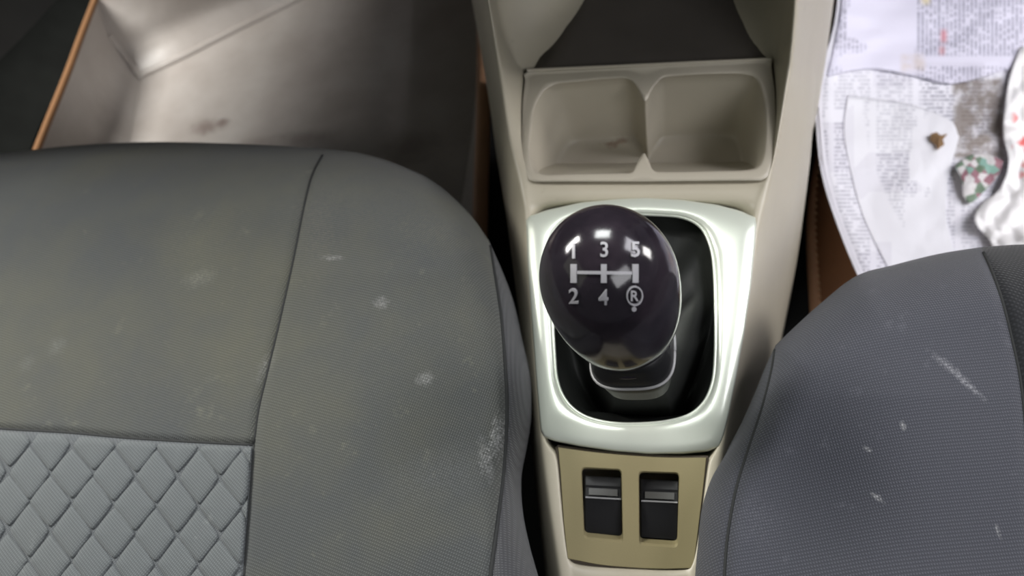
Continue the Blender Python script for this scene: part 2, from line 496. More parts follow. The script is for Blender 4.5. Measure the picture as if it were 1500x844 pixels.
def build_right_seat():
    sil_top = curve([(1437, 362), (1500, 358), (1570, 360), (1660, 368), (1800, 384), (1950, 410), (2080, 450), (2150, 520), (2180, 620)], 110)
    sil_arc = curve([(1136, 506), (1165, 478), (1205, 442), (1255, 404), (1310, 388), (1375, 372), (1437, 362)], 80)
    sil_side = curve([(1136, 506), (1120, 540), (1104, 580), (1085, 622), (1062, 664), (1040, 700), (1026, 745), (1020, 800), (1016, 850), (1010, 990)], 140)
    sil = np.vstack([sil_side[::-1], sil_arc[1:], sil_top[1:]])
    seam_a = curve([(1437, 362), (1452, 395), (1468, 440), (1483, 500), (1495, 560), (1503, 640), (1508, 740), (1510, 990)], 140)
    seam_o = curve([(1136, 506), (1130, 545), (1116, 600), (1096, 660), (1078, 720), (1066, 790), (1061, 860), (1055, 990)], 140)
    def zf(p):
        x, y = p[..., 0], p[..., 1]
        z = .300 + .014 * np.clip((650 - y) / 300, -1, 1)
        return z + .012 * gauss(x - 1310, 150) * np.clip((y - 330) / 250, 0, 1)
    def wf(p):
        t = np.clip((1300 - p[..., 0]) / 160, 0, 1)
        return 110 * (1 - t) + 70 * t
    S = SeatShape(sil, [seam_a, seam_o], zf, wf, .055, [(.0028, 7), (.0015, 5)])
    t = empty('car_seat', P(1500, 650, 0.02), 'charcoal cloth car seat cushion in front of the newspaper-covered floor', 'car seat', 'front seats')
    ctr = P(1650, 750, .2)
    G = coons(sil_arc, np.linspace(seam_o[-1], seam_a[-1], 80), seam_o, seam_a)
    grid_obj('bolster', skirt(S.pts(G), 'top', ctr), M['fabric_right'], t)
    right = np.linspace(sil_top[-1], np.array([2190, 990.0]), 140)
    G = coons(sil_top, np.linspace(seam_a[-1], right[-1], 110), seam_a, right)
    tag(grid_obj('centre_panel', skirt(S.pts(G), 'top', ctr), M['fabric_black'], t), 'black ribbed cloth panel')
    u = np.linspace(0, 1, 16)[None, :, None]
    G = sil_side[:, None] * (1 - u) + seam_o[:, None] * u
    grid_obj('side_panel', skirt(S.pts(G), 'left', ctr), M['fabric_right'], t)
    for nm, poly, r in (('seam', seam_a, .0008), ('piping', seam_o, .0008)):
        tube(nm, S.pts(curve(poly, 140)[2:], .0001), r, M['thread'], t, 6)

seat_shape = build_left_seat()
build_right_seat()

# ------------------------------------------------------------------ centre console
console = empty('centre_console', P(935, 500, 0.0), 'beige plastic centre console with two cup holders between the seats', 'console')
YS = [-110, -40, 0, 30, 60, 86, 94, 100, 106, 150, 200, 238, 249, 292, 300, 312, 326, 480, 640, 652, 668, 676, 750, 818, 828, 850, 990]
def it(tab): return np.interp(YS, [a for a, b in tab], [b for a, b in tab])
Ledge = it([(-110, 694), (0, 714), (50, 722), (100, 729), (150, 736), (200, 743), (255, 756), (300, 765), (320, 767), (480, 775), (640, 789), (676, 794), (750, 803), (850, 818), (990, 840)])
Zedge = it([(-110, .372), (0, .335), (50, .318), (100, .305), (150, .296), (200, .288), (255, .281), (300, .277), (480, .269), (640, .262), (750, .254), (850, .247), (990, .238)])
Lout = it([(-110, 662), (0, 685), (50, 694), (100, 703), (150, 711), (200, 717), (255, 725), (300, 732), (320, 735), (480, 758), (640, 772), (750, 782), (850, 794), (990, 815)])
Redge = it([(-110, 1170), (0, 1167), (50, 1164), (100, 1159), (150, 1150), (200, 1142), (255, 1132), (300, 1122), (320, 1116), (480, 1092), (640, 1064), (676, 1058), (750, 1045), (850, 1028), (990, 1010)])
Rmid = it([(-110, 1200), (0, 1195), (100, 1182), (200, 1176), (300, 1158), (400, 1132), (480, 1115), (640, 1088), (850, 1050), (990, 1030)])
Rout = it([(-110, 1245), (0, 1228), (60, 1215), (100, 1203), (200, 1196), (300, 1183), (400, 1160), (480, 1145), (640, 1110), (850, 1072), (990, 1050)])
Ldeck = it([(-110, 712), (0, 730), (50, 740), (92, 758), (100, 765), (106, 769), (150, 765), (200, 764), (238, 769), (249, 776), (292, 776), (300, 776), (312, 778), (480, 783), (640, 797), (652, 800), (668, 812), (676, 817), (750, 823), (818, 831), (828, 834), (850, 838), (990, 850)])
Rdeck = it([(-110, 1150), (0, 1150), (50, 1145), (92, 1137), (100, 1133), (106, 1132), (150, 1137), (200, 1135), (238, 1131), (249, 1126), (292, 1108), (300, 1106), (312, 1104), (480, 1086), (640, 1056), (652, 1050), (668, 1042), (676, 1037), (750, 1028), (818, 1018), (828, 1012), (850, 1008), (990, 990)])
Zdeck = it([(-110, .355), (0, .318), (50, .300), (92, .287), (106, .285), (255, .281), (300, .277), (480, .269), (640, .262), (750, .254), (850, .247), (990, .238)])
Llow = it([(-110, 878), (0, 830), (50, 803), (92, 781), (100, 778), (106, 778), (150, 776), (200, 775), (238, 780), (249, 790), (292, 800), (300, 835), (312, 830), (326, 789), (480, 792), (640, 806), (652, 812), (668, 824), (676, 822), (750, 828), (818, 838), (828, 850), (850, 855), (990, 870)])
Rlow = it([(-110, 1072), (0, 1100), (50, 1114), (92, 1126), (100, 1127), (106, 1124), (150, 1126), (200, 1124), (238, 1120), (249, 1110), (292, 1090), (300, 1050), (312, 1050), (326, 1093), (480, 1076), (640, 1046), (652, 1040), (668, 1032), (676, 1032), (750, 1023), (818, 1010), (828, 1000), (850, 990), (990, 975)])
Dlow = it([(-110, 0), (0, 0), (92, 0), (100, 0), (106, .075), (238, .075), (249, 0), (292, 0), (300, .004), (312, .03), (326, .07), (640, .07), (652, .03), (668, 0.006), (676, .022), (818, .022), (828, 0), (990, 0)])
rows = []
for k, y in enumerate(YS):
    skew = lambda px: y - (px - 940) * .03 * np.clip((330 - y) / 330, -1, 1)
    zl = (Zdeck[k] - Dlow[k]) if y > 100 else .283
    zt = zl
    e = Zedge[k]
    a = P(Lout[k], y, e - .105); f0 = np.array([a[0] - .004, a[1], 0.0])
    b = P(Rout[k], y, e - .125); f1 = np.array([b[0] + .004, b[1], 0.0])
    lw = .35
    row = [f0, a, P(Lout[k] * lw + Ledge[k] * (1 - lw) - 3, y, e - .022), P(Ledge[k] - 1, y, e - .0035), P(Ledge[k] + 3, skew(Ledge[k]), e),
           P(Ldeck[k] - 1.5, skew(Ldeck[k]), Zdeck[k]), P(Ldeck[k] + 1, skew(Ldeck[k]), min(Zdeck[k] - .0008, zt + .05 if y <= 100 else 9))]
    L, Rr = Llow[k], Rlow[k]
    for u in (0, .25, .5, .75, 1):
        x = L + (Rr - L) * u; row.append(P(x, skew(x), zl))
    row += [P(Rdeck[k] - 1, skew(Rdeck[k]), Zdeck[k] - .0008), P(Rdeck[k] + 1.5, skew(Rdeck[k]), Zdeck[k]), P(Redge[k] - 3, skew(Redge[k]), e), P(Redge[k] + 2, y, e - .004),
            P(Rmid[k], y, e - .055), P(Rmid[k] + 3, y, e - .06), b, f1]
    rows.append(row)
body = grid_obj('console_body', np.array(rows), M['beige'], console, flip=False)
mod(body, 'SUBSURF', levels=2, render_levels=2)
# dark liner lying in the open tray
tr = []
for y, l, r in ((-110, 880, 1070), (0, 834, 1096), (50, 807, 1111), (92, 784, 1124), (98, 782, 1125)):
    tr.append([P(l + (r - l) * u, y - (l + (r - l) * u - 940) * .03, .2845) for u in np.linspace(0, 1, 9)])
tray = grid_obj('tray_liner', np.array(tr), M['tray'], console)
mod(tray, 'SOLIDIFY', thickness=.001, offset=-1)

def angular(poly, c, n):
    """closed polygon resampled at n even angles about c (star shaped)"""
    p = curve(poly, 1200, True) - np.array(c)
    a = np.unwrap(np.arctan2(p[:, 1], p[:, 0]))
    if a[-1] < a[0]: a, p = a[::-1], p[::-1]
    r = np.linalg.norm(p, axis=1)
    t = np.linspace(-math.pi, math.pi, n, endpoint=False)
    ai = np.concatenate([a - 2 * math.pi, a, a + 2 * math.pi]); ri = np.concatenate([r, r, r])
    o = np.argsort(ai)
    rr = np.interp(t, ai[o], ri[o])
    return np.stack([c[0] + rr * np.cos(t), c[1] + rr * np.sin(t)], 1)

def dense(poly, k=4):
    """straight-sided polygon with extra points so corners stay tight"""
    p = np.asarray(poly, float); out = []
    for i in range(len(p)):
        a, b = p[i], p[(i + 1) % len(p)]
        for t in np.linspace(0, 1, k, endpoint=False): out.append(a + (b - a) * t)
    return np.array(out)

# cup holder insert
NC = 180
cc = (944, 188)
border = angular(dense([(770, 106), (950, 97), (1129, 88), (1135, 130), (1138, 180), (1136, 225), (1129, 252), (1120, 264), (945, 266), (778, 266), (768, 248), (764, 200), (765, 150)], 4), cc, NC)
opening = angular([(806, 127), (850, 120), (905, 115), (924, 118), (935, 132), (945, 149), (955, 132), (968, 116), (985, 112), (1040, 109), (1088, 109), (1108, 117), (1118, 145),
                   (1121, 185), (1119, 220), (1114, 238), (1100, 249), (1040, 251), (975, 252), (957, 250), (950, 236), (943, 225), (934, 238), (926, 252), (905, 254), (840, 255), (795, 256), (781, 247), (777, 225), (779, 190), (785, 155)], cc, NC)
def zi(p): return .2856 - (p[..., 1] - 97) * .0000315
def ring(p, dz): return PA(np.concatenate([p, (zi(p) + dz)[:, None]], 1))
def sc(p, f): return np.array(cc) + (p - np.array(cc)) * f
def world_scale(r, f, dz):
    c = r.mean(0); q = c + (r - c) * f; q[:, 2] = r[:, 2] + dz; return q
far = np.clip((200 - border[:, 1]) / 80, 0, 1)[:, None]
ed_ = .0012 * far[:, 0]
R = [ring(border, -.012), ring(border, 0.0), ring(sc(border, .995), ed_), ring(sc(border, .985), .0004)]
for f in (.25, .5, .75): R.append(ring(border * .985 * (1 - f) + opening * f + np.array(cc) * .015 * (1 - f), .0006))
R.append(ring(sc(opening, 1.012), .0004))
R.append(ring(opening, -.0006))
rim = ring(sc(opening, .985), -.0035)
R.append(rim)
floor_z = rim[:, 2].min() - .046
rc = rim.mean(0)
def cup_ring(f, fy, t):
    q = rim.copy(); q[:, 0] = rc[0] + (rim[:, 0] - rc[0]) * f; q[:, 1] = rc[1] + (rim[:, 1] - rc[1]) * fy - .0035 * t
    q[:, 2] = rim[:, 2] * (1 - t) + floor_z * t; return q
for f, fy, t in ((.975, .995, .12), (.955, .99, .35), (.93, .985, .65), (.905, .975, .88), (.885, .965, .97), (.85, .94, 1.0)): R.append(cup_ring(f, fy, t))
for f in (.6, .3, .05): R.append(cup_ring(f, f * 1.1, 1.0))
cup = grid_obj('cup_holder', np.array(R), M['cup'], console, closed=True, flip=False)
lip = tube('tray_lip', [P(x, 103 - (x - 775) * .0465, .2872) for x in np.linspace(772, 1130, 40)], .0011, M['cup'], console, 6)

# ------------------------------------------------------------------ silver gear surround
def zb(p):
    y = p[..., 1]
    return np.interp(y, [280, 480, 610, 640, 670], [.2785, .2705, .2655, .2625, .2585]) 
NB = 160
bc = (930, 470)
b_out = angular(dense([(771, 319), (800, 308), (850, 297), (900, 292), (945, 290), (1000, 293), (1050, 300), (1085, 309), (1109, 320), (1107, 350), (1100, 420), (1090, 490), (1079, 550), (1068, 605), (1060, 640), (1055, 655), (1035, 662), (1000, 665),
                       (950, 665), (900, 661), (850, 654), (815, 647), (797, 641), (792, 630), (786, 560), (779, 470), (773, 390)], 3), bc, NB)
b_in = angular([(850, 318), (900, 314), (960, 315), (1000, 319), (1026, 333), (1040, 360), (1046, 400), (1048, 470), (1047, 530), (1043, 562), (1031, 589), (1008, 608), (970, 618), (920, 621), (880, 617), (850, 606), (828, 585),
                (816, 555), (812, 510), (809, 450), (808, 400), (812, 355), (825, 330)], bc, NB)
def rb(p, dz): return PA(np.concatenate([p, (zb(p) + dz)[:, None]], 1))
def mixp(f): return b_out * (1 - f) + b_in * f
surround = empty('gear_surround', P(930, 470, .25), 'silver painted trim frame around the black gear boot', 'trim frame')
RB = [rb(b_out, -.010), rb(b_out, -.0015), rb(mixp(.025), .0002), rb(mixp(.07), .0010), rb(mixp(.35), .0020), rb(mixp(.65), .0024), rb(mixp(.86), .0020), rb(mixp(.95), .0008), rb(b_in, -.0015),
      rb(mixp(1.01), -.006), rb(mixp(1.015), -.014)]
grid_obj('frame', np.array(RB), M['silver'], surround, closed=True)
tube('inner_lip', np.vstack([rb(mixp(.99), .0002), rb(mixp(.99), .0002)[:2]]), .0009, M['silver'], surround, 6)

# ------------------------------------------------------------------ gear lever
lever = empty('gear_lever', P(930, 500, .245), 'gear lever with a glossy black egg-shaped knob and black boot', 'gear lever')
KC = P(893, 414, .385)
NB0 = P(933, 536, .318)
AX = KC - NB0; AX = AX / np.linalg.norm(AX)
ea = np.cross([0, 1.0, 0], AX); ea /= np.linalg.norm(ea); eb = np.cross(AX, ea)
def revolve(name, prof, base, mat, parent, seg=72, squash=lambda a, h: 1.0):
    V = []
    an = np.linspace(0, 2 * math.pi, seg, endpoint=False)
    for h, r in prof:
        s = np.array([squash(a, h) for a in an])
        V.append(base + AX * h + r * s[:, None] * (np.cos(an)[:, None] * ea + np.sin(an)[:, None] * eb))
    f = grid_faces(len(prof), seg, True, flip=True)
    f.append(tuple(range(seg))[::-1]); f.append(tuple(range((len(prof) - 1) * seg, len(prof) * seg)))
    return mesh_obj(name, np.array(V).reshape(-1, 3), f, mat, parent)
prof = []
HT, HB, RM = .034, .046, .0268
for a in np.linspace(-math.pi / 2 * .78, math.pi / 2 * .995, 46):
    h = (HT if a > 0 else HB) * math.sin(a)
    prof.append((h, RM * max(.0, math.cos(a)) ** (.95 if a > 0 else .62)))
knob = revolve('knob', prof, KC, M['knob'], lever)
hb = prof[0][0]; rb0 = prof[0][1]
revolve('knob_ring', [(hb - .0065, rb0 - .001), (hb - .006, rb0 + .0030), (hb - .004, rb0 + .0038), (hb - .0025, rb0 + .0030), (hb - .0015, rb0 + .0022), (hb + .001, rb0 + .0022), (hb + .002, rb0 - .001)], KC, M['knob'], lever)
sq = lambda a, h: 1.0 / (abs(math.cos(a)) ** 3.2 + abs(math.sin(a)) ** 3.2) ** (1 / 3.2)
revolve('collar', [(-.072, .0150), (-.060, .0172), (-.054, .0182), (-.049, .0176), (-.045, .0165), (-.038, .0160)], KC, M['black'], lever, squash=sq)
tube('collar_edge', [KC + AX * -.0545 + .0184 * sq(a, 0) * (math.cos(a) * ea + math.sin(a) * eb) for a in np.linspace(0, 2 * math.pi, 60)], .0008, M['line_grey'], lever, 6)
# leather boot
V = []
neck_c = np.array([-.0205, .163, .314])
n_r = 26
an = np.linspace(-math.pi, math.pi, NB, endpoint=False)
outer = rb(mixp(1.0), -.012)
oc = outer.mean(0)
for k in range(n_r):
    t = k / (n_r - 1)
    nring = neck_c + .0155 * (np.cos(an)[:, None] * np.array([1, 0, 0]) - np.sin(an)[:, None] * np.array([0, 1, 0]))
    nearside = np.clip(np.sin(an) * 1.4, 0, 1)
    tt = (t ** (1 - .5 * nearside))[:, None]
    q = outer * (1 - tt) + nring * tt
    th = t ** (2.2 + 4 * nearside)
    hz = outer[:, 2] * (1 - th) + nring[:, 2] * th
    fold = .0050 * np.sin(an * 3 + 1.0 + 2.6 * t) + .0032 * np.sin(an * 7 - 2.2 * t + .4) + .0018 * np.sin(an * 13 + 4 * t)
    crease = -.006 * np.exp(-((an - (.15 + .9 * (t - .3))) / .10) ** 2) + .007 * np.exp(-((an + .75 + .5 * t) / .22) ** 2)
    q[:, 2] = hz + (fold + crease) * math.sin(math.pi * t) ** 1.5 - .030 * math.sin(math.pi * min(1, t * 1.15)) * np.clip(np.sin(an) * 1.2 + .35, 0, 1)
    if k > 1: q[:, 1] = np.maximum(q[:, 1], .153 - np.clip((q[:, 2] - .272) / .03, 0, 1) * .02)
    V.append(q)
boot = grid_obj('boot', np.array(V), M['leather'], lever, closed=True)
mod(boot, 'SUBSURF', levels=1, render_levels=1)
# numerals and gate lines raised on the knob
bpy.context.view_layer.update()
kv = [knob.matrix_world @ v.co for v in knob.data.vertices]
bvh = BVHTree.FromPolygons(kv, [tuple(p.vertices) for p in knob.data.polygons])
def on_knob(px, py, lift):
    d = ray(px, py)
    hit = bvh.ray_cast(Vector(CAM), Vector(d))
    return np.array(hit[0]) + np.array(hit[1]) * lift
def print_on_knob(name, verts2, faces, parent):
    V = [on_knob(x, y, .00025) for x, y in verts2]
    o = mesh_obj(name, V, faces, M['ink'], parent, smooth=False)
    mod(o, 'SOLIDIFY', thickness=.0007, offset=0)
    return o
def glyph(ch, px, py, h, name='numeral'):
    cu = bpy.data.curves.new('glyph', 'FONT'); cu.body = ch; cu.size = 1.0; cu.offset = 0.012
    cu.resolution_u = 3
    ob = bpy.data.objects.new('glyph', cu); C.objects.link(ob)
    bpy.context.view_layer.update()
    me = bpy.data.meshes.new_from_object(ob.evaluated_get(bpy.context.evaluated_depsgraph_get()))
    bpy.data.objects.remove(ob); bpy.data.curves.remove(cu)
    bm = bmesh.new(); bm.from_mesh(me); bpy.data.meshes.remove(me)
    bmesh.ops.remove_doubles(bm, verts=bm.verts, dist=1e-5)
    bmesh.ops.triangulate(bm, faces=bm.faces)
    bmesh.ops.subdivide_edges(bm, edges=bm.edges, cuts=3, use_grid_fill=True)
    bmesh.ops.triangulate(bm, faces=bm.faces)
    bm.verts.ensure_lookup_table(); bm.verts.index_update()
    p = np.array([v.co[:2] for v in bm.verts]); f = [tuple(v.index for v in fc.verts) for fc in bm.faces]
    bm.free()
    lo, hi = p.min(0), p.max(0); s = h / (hi[1] - lo[1]); c = (lo + hi) / 2
    q = np.stack([px + (p[:, 0] - c[0]) * s * .95, py - (p[:, 1] - c[1]) * s], 1)
    return print_on_knob(name, q, f, knob)
for ch, x, y in (('1', 841, 368), ('3', 885, 366), ('5', 930, 366), ('2', 841, 433), ('4', 884, 435)):
    glyph(ch, x, y, 22)
glyph('R', 929, 433, 15, 'reverse_letter')
def stroke(name, x0, y0, x1, y1, w, n=10):
    u = np.linspace(0, 1, n); dx, dy = x1 - x0, y1 - y0; L = math.hypot(dx, dy); nx, ny = -dy / L * w / 2, dx / L * w / 2
    p = [(x0 + dx * t + nx * s, y0 + dy * t + ny * s) for t in u for s in (-1, 1)]
    return print_on_knob(name, p, [(2 * i, 2 * i + 1, 2 * i + 3, 2 * i + 2) for i in range(n - 1)], knob)
stroke('gate_line', 846, 399, 925, 400, 4.5)
for x in (841, 884.5, 930): stroke('gate_slot', x, 387, x, 414, 8.5)
a = np.linspace(0, 2 * math.pi, 33)
pr = [(929 + r * math.cos(t) * .92, 433 + r * math.sin(t) * 1.12) for t in a[:-1] for r in (11, 13)]
print_on_knob('reverse_ring', pr, [(2 * i, 2 * i + 1, (2 * i + 3) % 64, (2 * i + 2) % 64) for i in range(32)], knob)
pd = [(928 + 3.6 * math.cos(t), 452 + 3.6 * math.sin(t)) for t in a[:-1:2]]
print_on_knob('reverse_dot', pd, [tuple(range(16))], knob)

# ------------------------------------------------------------------ switch panel
sw = empty('switch_panel', P(925, 745, .235), 'tan rectangular panel holding two black rocker switches', 'switch panel')
def zs(x, y): return float(np.interp(y, [650, 850], [.2605, .2465]))
def PS_(x, y, dz=0.0): return P(x, y, zs(x, y) + dz)
# plate outline, curved top and bottom
NU = 41
top_c = curve([(818, 656), (870, 663), (925, 668), (980, 671), (1034, 671)], NU)
bot_c = curve([(832, 818), (880, 827), (925, 831), (970, 833), (1015, 832)], NU)
lef_c = curve([(818, 656), (822, 700), (826, 760), (832, 818)], NU)
rig_c = curve([(1034, 671), (1030, 710), (1023, 770), (1015, 832)], NU)
holes = [((851, 684), (911, 687), (913, 796), (855, 790)), ((935, 690), (996, 692), (993, 803), (936, 799))]
bm = bmesh.new()
outl = np.vstack([top_c[:-1], rig_c[:-1], bot_c[::-1][:-1], lef_c[::-1][:-1]])
def rounded(poly, r=7, n=5):
    p = np.asarray(poly, float); out = []
    for i in range(4):
        a, b, c = p[i - 1], p[i], p[(i + 1) % 4]
        u = (a - b) / np.linalg.norm(a - b); v = (c - b) / np.linalg.norm(c - b)
        for t in np.linspace(0, 1, n):
            out.append(b + u * r * (1 - t) ** 2 + v * r * t ** 2)
    return np.array(out)
loops = [outl] + [rounded(h) for h in holes]
edges = []
loop_verts = []
for lp in loops:
    vs = [bm.verts.new(PS_(x, y)) for x, y in lp]; loop_verts.append(vs)
    for i in range(len(vs)): edges.append(bm.edges.new((vs[i], vs[(i + 1) % len(vs)])))
bmesh.ops.triangle_fill(bm, use_beauty=True, use_dissolve=False, edges=edges, normal=(0, 0, 1))
# drop any fill inside the holes
def inside(pt, poly):
    x, y = pt; c = False
    for i in range(len(poly)):
        x1, y1 = poly[i - 1]; x2, y2 = poly[i]
        if (y1 > y) != (y2 > y) and x < (x2 - x1) * (y - y1) / (y2 - y1) + x1: c = not c
    return c
wloops = [[tuple(v.co[:2]) for v in vs] for vs in loop_verts]
kill = [f for f in bm.faces if any(inside(f.calc_center_median()[:2], wl) for wl in wloops[1:])]
bmesh.ops.delete(bm, geom=kill, context='FACES_ONLY')
# walls
for k, (lp, vs) in enumerate(zip(loops, loop_verts)):
    c = lp.mean(0)
    def low(d, g):
        out = []
        for q in lp:
            w = c + (q - c) * g
            if k and q[1] > c[1] + 40: w = w - np.array([0, min(8, d * 2000)])
            out.append(bm.verts.new(PS_(*w, -d)))
        return out
    prev = vs
    for d, g in ((.0012, 1.008), (.012, 1.008)) if k == 0 else ((.0010, .965), (.0045, .96), (.013, .955)):
        cur = low(d, g)
        for i in range(len(vs)):
            j = (i + 1) % len(vs)
            bm.faces.new((prev[i], prev[j], cur[j], cur[i]))
        prev = cur
bmesh.ops.recalc_face_normals(bm, faces=bm.faces)
bm.verts.ensure_lookup_table()
V = [tuple(v.co) for v in bm.verts]; Fc = [tuple(v.index for v in f.verts) for f in bm.faces]; bm.free()
plate = mesh_obj('plate', V, Fc, M['panel_tan'], sw, smooth=False)
# dark seam round the plate
gr = np.array([PS_(*q, -.003) for q in (outl - outl.mean(0)) * 1.014 + outl.mean(0)])
tube('panel_seam', np.vstack([gr, gr[:1]]), .0012, M['groove'], sw, 6)

def rocker(q, tilt):
    """q: four photo corners of the rocker face"""
    q = np.asarray(q, float)
    def at(u, v, dz):
        p = (1 - v) * ((1 - u) * q[0] + u * q[1]) + v * ((1 - u) * q[3] + u * q[2]); return PS_(p[0], p[1], dz)
    prof = [(0.0, -.012), (0.0, -.0055), (.03, -.0046), (.16, -.0030), (.20, -.0034), (.34, -.0026), (.36, -.0016), (.40, -.0016), (.43, -.0022), (.70, -.0034), (.95, -.0048), (1.0, -.0056), (1.0, -.012)]
    us = [(0, -.010), (0.0, -.0012), (.04, 0), (.25, 0), (.5, 0), (.75, 0), (.96, 0), (1.0, -.0012), (1, -.010)]
    G = np.array([[at(u, v, max(d + du, -.013)) for u, du in us] for v, d in prof])
    r = grid_obj('rocker_switch', G, M['black'], sw)
    md = mod(r, 'BEVEL', width=.0003, segments=2)
    L = np.array([[at(u, v, dz) for u in (.12, .5, .88)] for v, dz in ((.215, -.0028), (.33, -.0021))])
    w = grid_obj('indicator_window', L, M['lens'], r, smooth=False); mod(w, 'SOLIDIFY', thickness=.0008, offset=0)
    tube('grip_ridge', [at(u, .375, -.0013) for u in np.linspace(.03, .97, 8)], .00045, M['line_grey'], r, 6)
rocker([(856, 697), (911, 699), (912, 786), (856, 781)], 0)
rocker([(938, 702), (995, 704), (993, 791), (938, 787)], 0)

# ------------------------------------------------------------------ left floor mat
def patch(name, top, bottom, left, right, mat, parent, nu=30, nv=30):
    G = coons(curve(top, nu), curve(bottom, nu), curve(left, nv), curve(right, nv))
    return grid_obj(name, PA(G), mat, parent)
mat_l = empty('floor_mat', P(400, 200, 0.0), 'grey-beige tray floor mat with tan edge in the footwell left of the console', 'floor mat', 'tray floor mats')
zf = .008
crease = [(205, 112, zf), (270, 82, zf), (345, 44, zf), (520, -42, zf), (700, -130, zf)]
lefc = [(205, 112, zf), (198, 165, zf), (190, 215, zf), (176, 330, zf), (160, 470, zf)]
rigc = [(700, -130, zf), (703, 0, zf), (694, 170, zf), (668, 340, zf), (640, 470, zf)]
patch('mat_floor', crease, [(160, 470, zf), (400, 470, zf), (640, 470, zf)], lefc, rigc, M['vinyl'], mat_l, 50, 50)
cornr = [(140, -2, .10), (160, 52, .055), (180, 80, .028), (205, 112, zf)]
edge_l = [(140, -2, .10), (118, 55, .10), (97, 112, .10), (55, 217, .10), (10, 340, .10), (-20, 470, .10)]
patch('mat_side_wall', cornr, [(-20, 470, .10), (100, 470, .03), (160, 470, zf)], edge_l, lefc, M['vinyl'], mat_l)
patch('mat_toe_board', [(140, -2, .10), (330, -90, .12), (720, -270, .13)], crease, cornr, [(720, -270, .13), (712, -200, .06), (700, -130, zf)], M['vinyl'], mat_l, 40, 24)
edge_r = [(712, -150, .085), (716, 0, .085), (716, 170, .085), (714, 260, .085), (712, 340, .085), (706, 470, .085)]
patch('mat_side_wall', [(700, -130, zf), (706, -140, .04), (712, -150, .085)], [(640, 470, zf), (670, 470, .04), (706, 470, .085)], rigc, edge_r, M['vinyl'], mat_l, 12, 40)
tube('crease_bead', PA(curve(crease[:4], 40)) + np.array([0, -.002, .001]), .0050, M['vinyl'], mat_l, 8)
tube('crease_bead', PA(curve(cornr[1:], 30)) + np.array([0, 0, .002]), .004, M['vinyl'], mat_l, 8)
tube('edge_binding', PA(curve(edge_l, 60)), .0040, M['tan_edge_shaded'], mat_l, 10)
tube('edge_binding', PA(curve(edge_r, 60)) + np.array([-.006, 0, 0]), .0075, M['tan'], mat_l, 10)
# dark sill trim left of the mat
G = coons(curve([(-330, -160, .24), (-80, -90, .16), (150, -40, .05)], 20), curve([(-420, 470, .24), (-220, 470, .14), (-40, 470, .05)], 20),
          curve([(-330, -160, .24), (-380, 150, .24), (-420, 470, .24)], 24), curve([(150, -40, .05), (92, 112, .05), (45, 217, .05), (-40, 470, .05)], 24))
tag(grid_obj('trim_1', PA(G), M['dark_trim']), kind='structure')

# ------------------------------------------------------------------ right floor mat, newspapers
mat_r = empty('floor_mat', P(1450, 250, 0.0), 'brown-sided tray floor mat lying under the newspapers', 'floor mat', 'tray floor mats')
lo = [(1222, -60, .02), (1210, 60, .02), (1199, 200, .02), (1184, 330, .02), (1190, 480, .02)]
hi_ = [(1246, -60, .068), (1230, 60, .068), (1212, 130, .068), (1214, 200, .068), (1240, 330, .068), (1312, 480, .068)]
patch('mat_side_wall', [(1222, -60, .02), (1236, -60, .045), (1246, -60, .068)], [(1190, 480, .02), (1255, 480, .045), (1312, 480, .068)], lo, hi_, M['tan_dark'], mat_r, 12, 40)
hin = [(x + 30, y, .012) for x, y, z in hi_]
patch('mat_floor', [(1276, -60, .012), (1500, -60, .012), (2100, -60, .012)], [(1342, 480, .012), (1500, 480, .012), (2100, 480, .012)], hin, [(2100, -60, .012), (2100, 480, .012)], M['vinyl'], mat_r)
mid = [(1199, 200, .03), (1186, 330, .03), (1192, 480, .03)]
st = PA(curve([(1205, 180, .035), (1196, 330, .035), (1205, 480, .035)], 60))
tube('edge_binding', PA(curve(lo, 50)) + np.array([.004, 0, .002]), .006, M['tan'], mat_r, 10)
vs, fs = [], []
for i in range(0, 59, 2):
    a_, b_ = st[i], st[i] * .35 + st[i + 1] * .65
    t_ = (b_ - a_); nrm = np.array([-.5, 0, .85]); sd = np.cross(t_, nrm); sd = sd / np.linalg.norm(sd) * .0007
    k = len(vs)
    for q in (a_, b_):
        for s_ in (-1, 1):
            vs.append(q + sd * s_ + nrm * .003); 
    for q in (a_, b_):
        for s_ in (-1, 1): vs.append(q + sd * s_ + nrm * .0)
    fs += [(k, k + 1, k + 3, k + 2), (k, k + 2, k + 6, k + 4), (k + 1, k + 5, k + 7, k + 3), (k, k + 4, k + 5, k + 1), (k + 2, k + 3, k + 7, k + 6)]
tag(mesh_obj('stitching', vs, fs, M['stitch'], mat_r, smooth=False), kind='stuff')

